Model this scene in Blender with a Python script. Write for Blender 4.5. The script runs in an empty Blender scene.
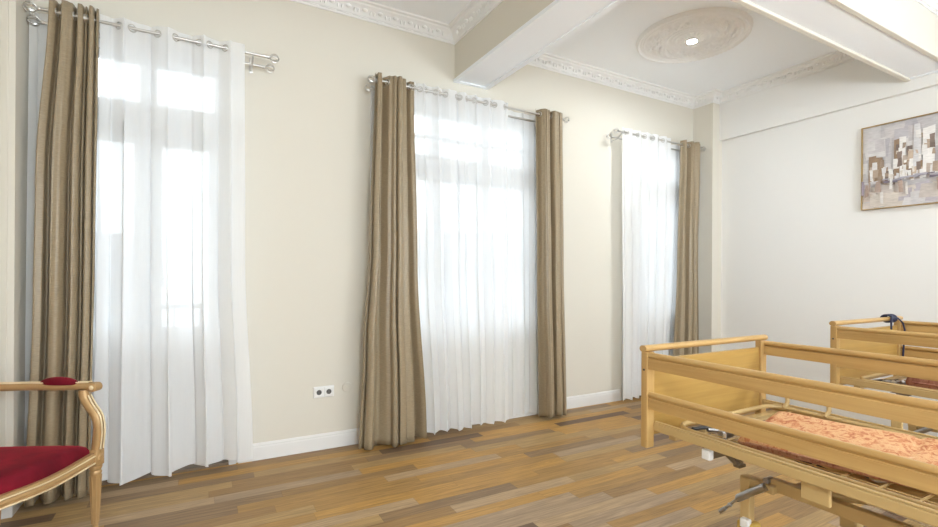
import bpy, bmesh, math, random
from mathutils import Vector, Matrix
rnd = random.Random(7)
C = bpy.context.scene.collection
PI = math.pi
sin, cos = math.sin, math.cos

# ------------------------------------------------------------------ materials
def mat(name):
    m = bpy.data.materials.new(name); m.use_nodes = True
    nt = m.node_tree; nt.nodes.clear()
    out = nt.nodes.new('ShaderNodeOutputMaterial')
    return m, nt, out

def N(nt, kind, **kw):
    n = nt.nodes.new(kind)
    for k, v in kw.items():
        if k.startswith('i_'):
            n.inputs[k[2:].replace('_', ' ')].default_value = v
        else:
            setattr(n, k, v)
    return n

def rgba(c): return (c[0], c[1], c[2], 1.0)

def principled(nt, out, col, rough=0.5, metal=0.0, spec=0.5):
    b = N(nt, 'ShaderNodeBsdfPrincipled')
    b.inputs['Base Color'].default_value = rgba(col)
    b.inputs['Roughness'].default_value = rough
    b.inputs['Metallic'].default_value = metal
    b.inputs['Specular IOR Level'].default_value = spec
    nt.links.new(b.outputs[0], out.inputs[0])
    return b

def simple(name, col, rough=0.5, metal=0.0, spec=0.5, var=0.03, scale=8.0, bump=0.0):
    m, nt, out = mat(name)
    b = principled(nt, out, col, rough, metal, spec)
    tc = N(nt, 'ShaderNodeTexCoord')
    nz = N(nt, 'ShaderNodeTexNoise', i_Scale=scale, i_Detail=4.0)
    nt.links.new(tc.outputs['Object'], nz.inputs['Vector'])
    mx = N(nt, 'ShaderNodeMixRGB')
    mx.inputs[1].default_value = rgba([max(0, c * (1 - var)) for c in col])
    mx.inputs[2].default_value = rgba([min(1, c * (1 + var)) for c in col])
    nt.links.new(nz.outputs['Fac'], mx.inputs[0])
    nt.links.new(mx.outputs[0], b.inputs['Base Color'])
    if bump:
        bp = N(nt, 'ShaderNodeBump', i_Strength=bump, i_Distance=0.01)
        nt.links.new(nz.outputs['Fac'], bp.inputs['Height'])
        nt.links.new(bp.outputs[0], b.inputs['Normal'])
    return m

def wood(name, c1, c2, axis, rough=0.32, spec=0.45):
    m, nt, out = mat(name)
    b = principled(nt, out, c1, rough, 0, spec)
    tc = N(nt, 'ShaderNodeTexCoord')
    mp = N(nt, 'ShaderNodeMapping')
    s = [38.0, 38.0, 38.0]; s[axis] = 1.6
    mp.inputs['Scale'].default_value = s
    nt.links.new(tc.outputs['Object'], mp.inputs['Vector'])
    nz = N(nt, 'ShaderNodeTexNoise', i_Scale=1.0, i_Detail=6.0, i_Roughness=0.6, i_Distortion=0.6)
    nt.links.new(mp.outputs[0], nz.inputs['Vector'])
    nb = N(nt, 'ShaderNodeTexNoise', i_Scale=3.0, i_Detail=2.0)
    nt.links.new(tc.outputs['Object'], nb.inputs['Vector'])
    add = N(nt, 'ShaderNodeMath', operation='MULTIPLY_ADD'); add.inputs[1].default_value = 0.35
    nt.links.new(nb.outputs['Fac'], add.inputs[0]); nt.links.new(nz.outputs['Fac'], add.inputs[2])
    rp = N(nt, 'ShaderNodeValToRGB')
    rp.color_ramp.elements[0].position = 0.45; rp.color_ramp.elements[0].color = rgba(c2)
    rp.color_ramp.elements[1].position = 0.9; rp.color_ramp.elements[1].color = rgba(c1)
    nt.links.new(add.outputs[0], rp.inputs[0])
    nt.links.new(rp.outputs[0], b.inputs['Base Color'])
    return m

def floor_mat():
    m, nt, out = mat('laminate_strips')
    b = principled(nt, out, (0.4, 0.25, 0.1), 0.36, 0, 0.28)
    tc = N(nt, 'ShaderNodeTexCoord')
    sp = N(nt, 'ShaderNodeSeparateXYZ'); nt.links.new(tc.outputs['Object'], sp.inputs[0])
    def M(op, a, b_=None, c=None):
        n = N(nt, 'ShaderNodeMath', operation=op)
        for i, v in enumerate((a, b_, c)):
            if v is None: continue
            if isinstance(v, (int, float)): n.inputs[i].default_value = v
            else: nt.links.new(v, n.inputs[i])
        return n.outputs[0]
    w, L = 0.094, 0.86
    yr = M('DIVIDE', sp.outputs['Y'], w)
    row = M('FLOOR', yr)
    wn = N(nt, 'ShaderNodeTexWhiteNoise', noise_dimensions='1D'); nt.links.new(row, wn.inputs['W'])
    xr = M('ADD', M('DIVIDE', sp.outputs['X'], L), M('MULTIPLY', wn.outputs['Value'], 7.0))
    col = M('FLOOR', xr)
    cb = N(nt, 'ShaderNodeCombineXYZ'); nt.links.new(row, cb.inputs[0]); nt.links.new(col, cb.inputs[1])
    wc = N(nt, 'ShaderNodeTexWhiteNoise', noise_dimensions='2D'); nt.links.new(cb.outputs[0], wc.inputs['Vector'])
    rp = N(nt, 'ShaderNodeValToRGB'); rp.color_ramp.interpolation = 'CONSTANT'
    cols = [(0.0, (0.175, 0.108, 0.066)), (0.10, (0.50, 0.282, 0.085)), (0.24, (0.34, 0.205, 0.088)),
            (0.38, (0.43, 0.282, 0.125)), (0.52, (0.40, 0.285, 0.18)), (0.60, (0.49, 0.278, 0.085)),
            (0.74, (0.285, 0.185, 0.10)), (0.84, (0.46, 0.32, 0.185)), (0.93, (0.41, 0.24, 0.085))]
    e = rp.color_ramp.elements
    e[0].position = 0; e[0].color = rgba(cols[0][1]); e[1].position = cols[1][0]; e[1].color = rgba(cols[1][1])
    for p, c in cols[2:]:
        k = e.new(p); k.color = rgba(c)
    nt.links.new(wc.outputs['Value'], rp.inputs[0])
    # grain along X, different in every strip
    mp = N(nt, 'ShaderNodeCombineXYZ')
    nt.links.new(M('MULTIPLY', sp.outputs['X'], 3.0), mp.inputs[0])
    nt.links.new(M('MULTIPLY', sp.outputs['Y'], 60.0), mp.inputs[1])
    nt.links.new(M('MULTIPLY', wc.outputs['Value'], 40.0), mp.inputs[2])
    nz = N(nt, 'ShaderNodeTexNoise', i_Scale=1.0, i_Detail=6.0, i_Roughness=0.65, i_Distortion=1.2)
    nt.links.new(mp.outputs[0], nz.inputs['Vector'])
    gr = M('MULTIPLY_ADD', nz.outputs['Fac'], 1.5, 0.19)
    mul = N(nt, 'ShaderNodeVectorMath', operation='SCALE')
    nt.links.new(rp.outputs[0], mul.inputs[0]); nt.links.new(gr, mul.inputs['Scale'])
    # fine joints between the strips
    fy = M('FRACT', yr); fx = M('FRACT', xr)
    jy = M('LESS_THAN', fy, 0.018); jx = M('LESS_THAN', fx, 0.002)
    j = M('MULTIPLY', M('MAXIMUM', jy, jx), 0.45)
    mx = N(nt, 'ShaderNodeMixRGB'); mx.inputs[2].default_value = (0.09, 0.055, 0.03, 1)
    nt.links.new(j, mx.inputs[0]); nt.links.new(mul.outputs[0], mx.inputs[1])
    nt.links.new(mx.outputs[0], b.inputs['Base Color'])
    rr = M('MULTIPLY_ADD', nz.outputs['Fac'], 0.2, 0.36)
    nt.links.new(rr, b.inputs['Roughness'])
    return m

def satin_mat():
    m, nt, out = mat('taupe_satin')
    b = principled(nt, out, (0.33, 0.265, 0.165), 0.36, 0, 0.5)
    b.inputs['Sheen Weight'].default_value = 0.08
    b.inputs['Sheen Roughness'].default_value = 0.4
    b.inputs['Sheen Tint'].default_value = (1.0, 0.9, 0.7, 1)
    tc = N(nt, 'ShaderNodeTexCoord')
    mp = N(nt, 'ShaderNodeMapping'); mp.inputs['Scale'].default_value = (40, 40, 420)
    nt.links.new(tc.outputs['Object'], mp.inputs['Vector'])
    nz = N(nt, 'ShaderNodeTexNoise', i_Scale=1.0, i_Detail=3.0)
    nt.links.new(mp.outputs[0], nz.inputs['Vector'])
    rp = N(nt, 'ShaderNodeValToRGB')
    rp.color_ramp.elements[0].position = 0.3; rp.color_ramp.elements[0].color = (0.28, 0.22, 0.14, 1)
    rp.color_ramp.elements[1].position = 0.75; rp.color_ramp.elements[1].color = (0.40, 0.315, 0.205, 1)
    nt.links.new(nz.outputs['Fac'], rp.inputs[0]); nt.links.new(rp.outputs[0], b.inputs['Base Color'])
    return m

def sheer_mat():
    m, nt, out = mat('white_voile')
    tr = N(nt, 'ShaderNodeBsdfTransparent'); tr.inputs[0].default_value = (1, 1, 1, 1)
    tl = N(nt, 'ShaderNodeBsdfTranslucent'); tl.inputs[0].default_value = (0.92, 0.94, 0.96, 1)
    df = N(nt, 'ShaderNodeBsdfDiffuse'); df.inputs[0].default_value = (0.97, 0.97, 0.97, 1)
    a = N(nt, 'ShaderNodeMixShader'); a.inputs[0].default_value = 0.60
    nt.links.new(tl.outputs[0], a.inputs[1]); nt.links.new(df.outputs[0], a.inputs[2])
    tc = N(nt, 'ShaderNodeTexCoord')
    mp = N(nt, 'ShaderNodeMapping'); mp.inputs['Scale'].default_value = (160, 160, 6)
    nt.links.new(tc.outputs['Object'], mp.inputs['Vector'])
    nz = N(nt, 'ShaderNodeTexNoise', i_Scale=1.0, i_Detail=2.0); nt.links.new(mp.outputs[0], nz.inputs['Vector'])
    f = N(nt, 'ShaderNodeMath', operation='MULTIPLY_ADD'); f.inputs[1].default_value = 0.05; f.inputs[2].default_value = 0.895
    nt.links.new(nz.outputs['Fac'], f.inputs[0])
    x = N(nt, 'ShaderNodeMixShader'); nt.links.new(f.outputs[0], x.inputs[0])
    nt.links.new(tr.outputs[0], x.inputs[1]); nt.links.new(a.outputs[0], x.inputs[2])
    nt.links.new(x.outputs[0], out.inputs[0])
    return m

def glass_mat():
    m, nt, out = mat('window_glass')
    tr = N(nt, 'ShaderNodeBsdfTransparent'); tr.inputs[0].default_value = (0.96, 0.98, 0.98, 1)
    gl = N(nt, 'ShaderNodeBsdfGlossy'); gl.inputs['Roughness'].default_value = 0.02
    fr = N(nt, 'ShaderNodeFresnel'); fr.inputs[0].default_value = 1.45
    x = N(nt, 'ShaderNodeMixShader')
    nt.links.new(fr.outputs[0], x.inputs[0]); nt.links.new(tr.outputs[0], x.inputs[1]); nt.links.new(gl.outputs[0], x.inputs[2])
    nt.links.new(x.outputs[0], out.inputs[0])
    return m

def marbled(name, cols, scale):
    m, nt, out = mat(name)
    b = principled(nt, out, cols[0], 0.75, 0, 0.25)
    tc = N(nt, 'ShaderNodeTexCoord')
    mp = N(nt, 'ShaderNodeMapping'); mp.inputs['Scale'].default_value = (1.0, 1.7, 1.0); mp.inputs['Rotation'].default_value = (0, 0, 0.5)
    nt.links.new(tc.outputs['Object'], mp.inputs['Vector'])
    nz = N(nt, 'ShaderNodeTexNoise', i_Scale=scale, i_Detail=9.0, i_Roughness=0.66, i_Distortion=1.6)
    nt.links.new(mp.outputs[0], nz.inputs['Vector'])
    rp = N(nt, 'ShaderNodeValToRGB'); e = rp.color_ramp.elements
    e[0].position = 0.33; e[0].color = rgba(cols[0]); e[1].position = 0.46; e[1].color = rgba(cols[1])
    for p, c in zip((0.52, 0.6, 0.7), cols[2:]): e.new(p).color = rgba(c)
    nt.links.new(nz.outputs['Fac'], rp.inputs[0]); nt.links.new(rp.outputs[0], b.inputs['Base Color'])
    bp = N(nt, 'ShaderNodeBump', i_Strength=0.25, i_Distance=0.01)
    nt.links.new(nz.outputs['Fac'], bp.inputs['Height']); nt.links.new(bp.outputs[0], b.inputs['Normal'])
    return m

def emit(name, col, s):
    m, nt, out = mat(name)
    e = N(nt, 'ShaderNodeEmission'); e.inputs[0].default_value = rgba(col); e.inputs[1].default_value = s
    nt.links.new(e.outputs[0], out.inputs[0]); return m

def velvet():
    m, nt, out = mat('red_velvet')
    b = principled(nt, out, (0.22, 0.004, 0.018), 0.65, 0, 0.2)
    b.inputs['Sheen Weight'].default_value = 0.45; b.inputs['Sheen Roughness'].default_value = 0.35
    b.inputs['Sheen Tint'].default_value = (0.9, 0.06, 0.10, 1)
    tc = N(nt, 'ShaderNodeTexCoord')
    nz = N(nt, 'ShaderNodeTexNoise', i_Scale=7.0, i_Detail=5.0, i_Distortion=0.8); nt.links.new(tc.outputs['Object'], nz.inputs['Vector'])
    rp = N(nt, 'ShaderNodeValToRGB')
    rp.color_ramp.elements[0].position = 0.35; rp.color_ramp.elements[0].color = (0.11, 0.002, 0.010, 1)
    rp.color_ramp.elements[1].position = 0.72; rp.color_ramp.elements[1].color = (0.24, 0.006, 0.02, 1)
    nt.links.new(nz.outputs['Fac'], rp.inputs[0]); nt.links.new(rp.outputs[0], b.inputs['Base Color'])
    return m

def paint_mat():
    m, nt, out = mat('canvas_paint')
    b = principled(nt, out, (0.7, 0.7, 0.7), 0.55, 0, 0.3)
    at = N(nt, 'ShaderNodeVertexColor'); at.layer_name = 'paint'
    tc = N(nt, 'ShaderNodeTexCoord')
    mp = N(nt, 'ShaderNodeMapping'); mp.inputs['Scale'].default_value = (1, 14, 60)
    nt.links.new(tc.outputs['Object'], mp.inputs['Vector'])
    nz = N(nt, 'ShaderNodeTexNoise', i_Scale=1.6, i_Detail=6.0); nt.links.new(mp.outputs[0], nz.inputs['Vector'])
    f = N(nt, 'ShaderNodeMath', operation='MULTIPLY_ADD'); f.inputs[1].default_value = 0.5; f.inputs[2].default_value = 0.75
    nt.links.new(nz.outputs['Fac'], f.inputs[0])
    s = N(nt, 'ShaderNodeVectorMath', operation='SCALE')
    nt.links.new(at.outputs[0], s.inputs[0]); nt.links.new(f.outputs[0], s.inputs['Scale'])
    nt.links.new(s.outputs[0], b.inputs['Base Color'])
    return m

WALL = simple('cream_wall_paint', (0.725, 0.69, 0.61), 0.85, 0, 0.2, 0.008, 2.0)
WALLR = simple('pale_wall_paint', (0.825, 0.82, 0.80), 0.85, 0, 0.2, 0.008, 2.0)
CEIL = simple('white_ceiling_paint', (0.92, 0.95, 0.985), 0.9, 0, 0.15, 0.008, 2.0)
TRIM = simple('white_trim_paint', (0.82, 0.815, 0.80), 0.45, 0, 0.4, 0.01, 3.0)
PLASTER = simple('plaster_moulding', (0.87, 0.87, 0.865), 0.8, 0, 0.2, 0.015, 12.0)
FLOOR = floor_mat()
FRAMEW = simple('white_window_paint', (0.74, 0.75, 0.76), 0.35, 0, 0.5, 0.01, 4.0)
GLASS = glass_mat()
SATIN = satin_mat()
VOILE = sheer_mat()
CHROME = simple('brushed_nickel', (0.66, 0.65, 0.63), 0.3, 1.0, 0.5, 0.03, 20.0)
STEEL = simple('dull_steel', (0.45, 0.45, 0.46), 0.3, 1.0, 0.5, 0.05, 20.0)
W1, W2 = (0.545, 0.35, 0.135), (0.43, 0.255, 0.088)
WOODX, WOODY, WOODZ = wood('beech_across', W1, W2, 0), wood('beech_lengthwise', W1, W2, 1), wood('beech_upright', W1, W2, 2)
PANELW = wood('beech_panel', (0.49, 0.305, 0.09), (0.40, 0.235, 0.062), 0)
CHASSIS = simple('beige_enamel', (0.52, 0.365, 0.16), 0.4, 0, 0.5, 0.03, 10.0)
CASTP = simple('yellow_plastic', (0.60, 0.40, 0.09), 0.4, 0, 0.5, 0.03, 10.0)
BLACKP = simple('black_plastic', (0.025, 0.024, 0.024), 0.45, 0, 0.5, 0.05, 10.0)
WHITEP = simple('white_plastic', (0.80, 0.80, 0.79), 0.35, 0, 0.5, 0.01, 10.0)
DARKP = simple('socket_grey', (0.13, 0.125, 0.12), 0.5, 0, 0.4, 0.03, 10.0)
CREAMP = simple('cream_plastic', (0.62, 0.54, 0.40), 0.4, 0, 0.5, 0.02, 10.0)
DARKB = simple('dark_enamel', (0.16, 0.115, 0.065), 0.45, 0, 0.5, 0.05, 10.0)
BLUE = simple('navy_cable', (0.02, 0.025, 0.06), 0.4, 0, 0.5, 0.05, 30.0)
GOLD = simple('gilt_wood', (0.50, 0.315, 0.14), 0.33, 0.25, 0.5, 0.10, 25.0)
GILT = simple('gilt_highlight', (0.84, 0.70, 0.46), 0.3, 0.1, 0.5, 0.08, 25.0)
VELVET = velvet()
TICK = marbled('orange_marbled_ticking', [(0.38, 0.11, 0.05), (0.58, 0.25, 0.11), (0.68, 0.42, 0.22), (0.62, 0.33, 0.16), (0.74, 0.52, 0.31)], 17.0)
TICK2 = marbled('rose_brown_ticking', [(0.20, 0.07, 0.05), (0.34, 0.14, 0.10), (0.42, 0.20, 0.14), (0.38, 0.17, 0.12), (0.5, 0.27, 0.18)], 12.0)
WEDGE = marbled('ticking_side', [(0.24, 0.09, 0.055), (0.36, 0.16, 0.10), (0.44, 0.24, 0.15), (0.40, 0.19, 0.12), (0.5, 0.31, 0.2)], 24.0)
PAINT = paint_mat()
FACADE = simple('grey_render', (0.42, 0.43, 0.45), 0.9, 0, 0.1, 0.05, 1.0)
ROOFM = simple('dark_roof', (0.25, 0.24, 0.25), 0.9, 0, 0.1, 0.1, 2.0)
PANE2 = simple('far_pane', (0.62, 0.66, 0.70), 0.2, 0, 0.5, 0.05, 2.0)
ASPH = simple('street_asphalt', (0.22, 0.22, 0.23), 0.9, 0, 0.1, 0.1, 1.0)
IRON = simple('white_balcony_iron', (0.62, 0.62, 0.62), 0.5, 0, 0.4, 0.03, 6.0)
LED = emit('lamp_glow', (0.92, 0.97, 1.0), 560.0)
LEDA = emit('added_lamp_glow', (0.92, 0.97, 1.0), 60.0)
LED2 = emit('fill_globe_glow', (0.92, 0.97, 1.0), 70.0)  # glow of the unseen fill globes
THRESH = wood('threshold_wood', (0.24, 0.17, 0.11), (0.17, 0.12, 0.08), 0)

# ------------------------------------------------------------------ mesh builder
class MB:
    def __init__(s): s.bm = bmesh.new()
    def box(s, a, b, bev=0.0, rot=None, at=None):
        lo = Vector([min(p, q) for p, q in zip(a, b)]); hi = Vector([max(p, q) for p, q in zip(a, b)])
        r = bmesh.ops.create_cube(s.bm, size=1.0)
        vs = r['verts']; c = (lo + hi) / 2; d = hi - lo
        for v in vs: v.co = Vector((v.co.x * d.x, v.co.y * d.y, v.co.z * d.z))
        if bev > 0:
            es = list({e for v in vs for e in v.link_edges})
            rb = bmesh.ops.bevel(s.bm, geom=es, offset=min(bev, min(d) * 0.45), segments=2, affect='EDGES', profile=0.5)
            vs = list({v for f in rb['faces'] for v in f.verts} | {v for v in vs if v.is_valid})
        for v in vs:
            p = v.co
            if rot is not None: p = rot @ p
            v.co = p + c
        return s
    def tube(s, pts, r, seg=10, cap=True, closed=False):
        pts = [Vector(p) for p in pts]
        rs = r if isinstance(r, (list, tuple)) else [r] * len(pts)
        rings = []; n = len(pts)
        prev = None
        for i, p in enumerate(pts):
            if closed: t = (pts[(i + 1) % n] - pts[i - 1])
            else: t = pts[min(i + 1, n - 1)] - pts[max(i - 1, 0)]
            t.normalize()
            if prev is None:
                u = t.orthogonal().normalized()
            else:
                u = (prev - t * prev.dot(t))
                u = u.normalized() if u.length > 1e-6 else t.orthogonal().normalized()
            prev = u; w = t.cross(u)
            rings.append([s.bm.verts.new(p + (u * cos(2 * PI * k / seg) + w * sin(2 * PI * k / seg)) * rs[i]) for k in range(seg)])
        m = n if closed else n - 1
        for i in range(m):
            A, B = rings[i], rings[(i + 1) % n]
            off = 0
            if closed and i == n - 1:
                off = min(range(seg), key=lambda o: sum((A[k].co - B[(k + o) % seg].co).length for k in range(seg)))
            for k in range(seg):
                s.bm.faces.new((A[k], A[(k + 1) % seg], B[(k + 1 + off) % seg], B[(k + off) % seg]))
        if cap and not closed:
            s.bm.faces.new(rings[0][::-1]); s.bm.faces.new(rings[-1])
        return s
    def ring(s, c, axis, R, r, seg=20, ts=6):
        c = Vector(c); a = Vector(axis).normalized(); u = a.orthogonal().normalized(); w = a.cross(u)
        return s.tube([c + (u * cos(2 * PI * k / seg) + w * sin(2 * PI * k / seg)) * R for k in range(seg)], r, ts, closed=True)
    def lathe(s, prof, c=(0, 0, 0), seg=20, axis='z'):
        """prof: (r, h) pairs"""
        rings = []
        for (r, h) in prof:
            ring = []
            for k in range(seg):
                a = 2 * PI * k / seg
                p = Vector((r * cos(a), r * sin(a), h))
                if axis == 'x': p = Vector((p.z, p.x, p.y))
                if axis == 'y': p = Vector((p.y, p.z, p.x))
                ring.append(s.bm.verts.new(p + Vector(c)))
            rings.append(ring)
        for A, B in zip(rings, rings[1:]):
            for k in range(seg):
                s.bm.faces.new((A[k], A[(k + 1) % seg], B[(k + 1) % seg], B[k]))
        s.bm.faces.new(rings[0][::-1]); s.bm.faces.new(rings[-1])
        return s
    def sweep(s, prof, path_fn, n, cap=True):
        """prof: list of 2D points; path_fn(i)->(origin, u, v) for i in 0..n"""
        rings = []
        for i in range(n + 1):
            o, u, v = path_fn(i)
            rings.append([s.bm.verts.new(Vector(o) + Vector(u) * a + Vector(v) * b) for a, b in prof])
        m = len(prof)
        for A, B in zip(rings, rings[1:]):
            for k in range(m):
                s.bm.faces.new((A[k], A[(k + 1) % m], B[(k + 1) % m], B[k]))
        if cap:
            s.bm.faces.new(rings[0][::-1]); s.bm.faces.new(rings[-1])
        return s
    def blob(s, c, r, rot=None, sub=2):
        res = bmesh.ops.create_icosphere(s.bm, subdivisions=sub, radius=1.0)
        for v in res['verts']:
            p = Vector((v.co.x * r[0], v.co.y * r[1], v.co.z * r[2]))
            if rot is not None: p = rot @ p
            v.co = p + Vector(c)
        return s
    def build(s, name, m, parent=None, smooth=None, loc=(0, 0, 0)):
        bmesh.ops.recalc_face_normals(s.bm, faces=s.bm.faces[:])
        me = bpy.data.meshes.new(name)
        s.bm.to_mesh(me); s.bm.free()
        for mm in (m if isinstance(m, (list, tuple)) else [m]): me.materials.append(mm)
        o = bpy.data.objects.new(name, me); C.objects.link(o); o.location = loc
        if parent is not None: o.parent = parent
        if smooth is not None:
            for p in me.polygons: p.use_smooth = True
            me.set_sharp_from_angle(angle=math.radians(smooth))
        return o

def tag(o, label, cat, group=None):
    o['label'] = label; o['category'] = cat
    if group: o['group'] = group
    return o
def thing(name, loc, label, cat, group=None, rz=0.0):
    o = bpy.data.objects.new(name, None); C.objects.link(o); o.empty_display_size = 0.1
    o.location = loc; o.rotation_euler = (0, 0, rz)
    return tag(o, label, cat, group)
def struct(o):
    o['kind'] = 'structure'; return o
def kids(o): return [c for c in bpy.data.objects if c.parent == o]
def copy_tree(o, parent=None):
    c = o.copy(); C.objects.link(c); c.parent = parent
    for ch in kids(o): copy_tree(ch, c)
    return c

# ------------------------------------------------------------------ room
D = 3.70; XL, XR = -1.60, 5.20; YF = -2.60; H = 3.40
DOORS = [(-0.79, 0.17), (3.97, 4.93)]
WIN = (1.20, 2.80)
struct(MB().box((XL - .3, YF - .3, -0.08), (XR + .4, D + 0.30, 0)).build('floor', FLOOR))
struct(MB().box((XL - .3, YF - .3, H), (XR + .4, D + 0.30, H + 0.15)).build('ceiling', CEIL))
m = MB(); T = D + 0.30; top = 2.78
xs = [XL - .3, DOORS[0][0], DOORS[0][1], WIN[0], WIN[1], DOORS[1][0], DOORS[1][1], XR + .4]
for a, b in ((0, 1), (2, 3), (4, 5), (6, 7)): m.box((xs[a], D, 0), (xs[b], T, H))
for a, b in ((1, 2), (3, 4), (5, 6)): m.box((xs[a], D, top), (xs[b], T, H))
m.box((WIN[0], D, 0), (WIN[1], T, 0.76))
struct(m.build('wall_back', WALL))
# right wall: shallow recess below a lintel band
struct(MB().box((XR + 0.05, YF, 0), (XR + 0.4, D, H)).build('wall_right', WALLR))
struct(MB().box((XL - .3, YF, 0), (XL, D, H)).build('wall_left', WALL))
FW = (-.9, 4.7, .12, 2.95)
struct(MB().box((XL - .3, YF - .3, 0), (FW[0], YF, H)).box((FW[1], YF - .3, 0), (XR + .4, YF, H)).box((FW[0], YF - .3, 0), (FW[1], YF, FW[2])).box((FW[0], YF - .3, FW[3]), (FW[1], YF, H)).build('wall_front', WALL))
_n = [0]
def trim(mb, m, smooth=None):
    _n[0] += 1
    return struct(mb.build('trim_%d' % _n[0], m, smooth=smooth))
trim(MB().box((XR, YF, 2.888), (XR + 0.05, D, H)), WALLR)                       # lintel band
trim(MB().box((XR - 0.12, 3.45, 0), (XR + 0.05, D, H)), WALL)                   # pier in the far corner
mm = MB().box((XL, 3.45, 0), (-0.88, D, H))
for x in (-0.945, -0.915): mm.box((x - .006, 3.442, 0.13), (x + .006, 3.452, H))
trim(mm, WALL)                                                                   # pier beside the first door
# beams
B1 = (1.90, 2.22); B2 = (1.475, 1.76); BZ = 2.99
trim(MB().box((B1[0], YF, BZ + .012), (B1[1], D, H)), WALL)
trim(MB().box((B1[0], YF, BZ), (B1[1], D - .001, BZ + .0118)).box((B1[0] - .012, B2[1], BZ - .012), (B1[0] + .03, D - .001, BZ + .014)).box((B1[1] - .03, B2[1], BZ - .012), (B1[1] + .012, D - .001, BZ + .014)).box((B1[0] + .03, D - .035, BZ - .010), (B1[1] - .03, D - .001, BZ + .01)), CEIL)
trim(MB().box((XL, B2[0], BZ + .012), (B1[0], B2[1], H)).box((B1[1], B2[0], BZ + .012), (XR, B2[1], H)), WALL)
trim(MB().box((XL, B2[0] + .001, BZ), (B1[0], B2[1] - .001, BZ + .0118)).box((B1[1], B2[0] + .001, BZ), (XR - .001, B2[1] - .001, BZ + .0118)), CEIL)
for x0, x1 in ((XL, B1[0] - .02), (B1[1] + .02, XR - .001)):
    trim(MB().box((x0, B2[1] - .022, BZ - .018), (x1, B2[1] + .014, BZ + .02), .005).box((x0, B2[0] - .012, BZ - .010), (x1, B2[0] + .02, BZ + .016), .004), WALL)
trim(MB().box((XR - .03, B2[0] + .02, BZ - .009), (XR - .001, B2[1] - .022, BZ + .005)), CEIL)

# plaster cornice with beads, one run per wall of each bay
CORN = [(0.0, -0.095), (0.010, -0.095), (0.012, -0.082), (0.026, -0.076), (0.034, -0.060), (0.040, -0.046), (0.066, -0.030),
        (0.086, -0.024), (0.092, -0.014), (0.116, -0.012), (0.120, 0.0), (0.0, 0.0)]
def cornice(a, b, nrm, ea=1, eb=1):
    a = Vector((a[0], a[1], H - .0005)); b = Vector((b[0], b[1], H - .0005)); n = Vector((nrm[0], nrm[1], 0))
    d = (b - a); L = d.length; t = d / L
    mb = MB()
    def path(i):   # mitred at both ends
        return ((a if i == 0 else b), n, Vector((0, 0, 1)))
    rings = []
    for i in (0, 1):
        o = a if i == 0 else b; sgn = ea if i == 0 else -eb
        rings.append([mb.bm.verts.new(o + n * p + t * (p * sgn) + Vector((0, 0, q))) for p, q in CORN])
    k = len(CORN)
    for j in range(k): mb.bm.faces.new((rings[0][j], rings[0][(j + 1) % k], rings[1][(j + 1) % k], rings[1][j]))
    mb.bm.faces.new(rings[0]); mb.bm.faces.new(rings[1])
    num = max(1, int(round((L - .24) / 0.125)))
    rot = Matrix((t, n, Vector((0, 0, 1)))).transposed()
    for j in range(num):
        c = a + t * (0.12 + (L - .24) * (j + .5) / num)
        mb.blob(c + n * 0.055 + Vector((0, 0, -.043)), (0.024, 0.016, 0.014), rot, 2)
        for s in (-1, 1):
            mb.blob(c + t * (s * 0.047) + n * 0.047 + Vector((0, 0, -.053)), (0.009, 0.012, 0.022), rot, 1)
        mb.blob(c + n * 0.020 + Vector((0, 0, -.083)), (0.05, 0.007, 0.005), rot, 1)
    trim(mb, PLASTER, 40)
cornice((XL, D), (B1[0], D), (0, -1))
cornice((B1[0], D), (B1[0], B2[1]), (-1, 0))
cornice((B1[1], D), (XR - .12, D), (0, -1))
cornice((XR - .12, D), (XR - .12, 3.45), (-1, 0), 1, -1)
cornice((XR - .12, 3.45), (XR, 3.45), (0, -1), -1, 1)
cornice((XR, 3.45), (XR, B2[1]), (-1, 0))
cornice((B1[1], B2[1]), (B1[1], D), (1, 0))
cornice((XR, B2[1]), (B1[1], B2[1]), (0, 1))
cornice((B1[1], B2[0]), (XR, B2[0]), (0, -1))
cornice((XR, B2[0]), (XR, YF), (-1, 0))

# baseboards
BP = [(0, 0), (0.014, 0), (0.014, 0.088), (0.011, 0.096), (0.0125, 0.104), (0.006, 0.116), (0, 0.118)]
def baseboard(name, a, b, nrm):
    a = Vector((a[0], a[1], 0)); b = Vector((b[0], b[1], 0))
    struct(MB().sweep(BP, lambda i: ((a, b)[i], Vector((nrm[0], nrm[1], 0)), Vector((0, 0, 1))), 1).build(name, TRIM))
baseboard('baseboard_back', (DOORS[0][1] + .06, D), (DOORS[1][0] - .06, D), (0, -1))
baseboard('baseboard_pier', (XL, 3.45), (-.88, 3.45), (0, -1))
baseboard('baseboard_left', (XL, YF), (XL, 3.45), (1, 0))
baseboard('baseboard_right', (XR + .05, 3.45), (XR + .05, YF), (-1, 0))
baseboard('baseboard_corner', (XR - .12, 3.45), (XR - .12, D), (-1, 0))

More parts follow.
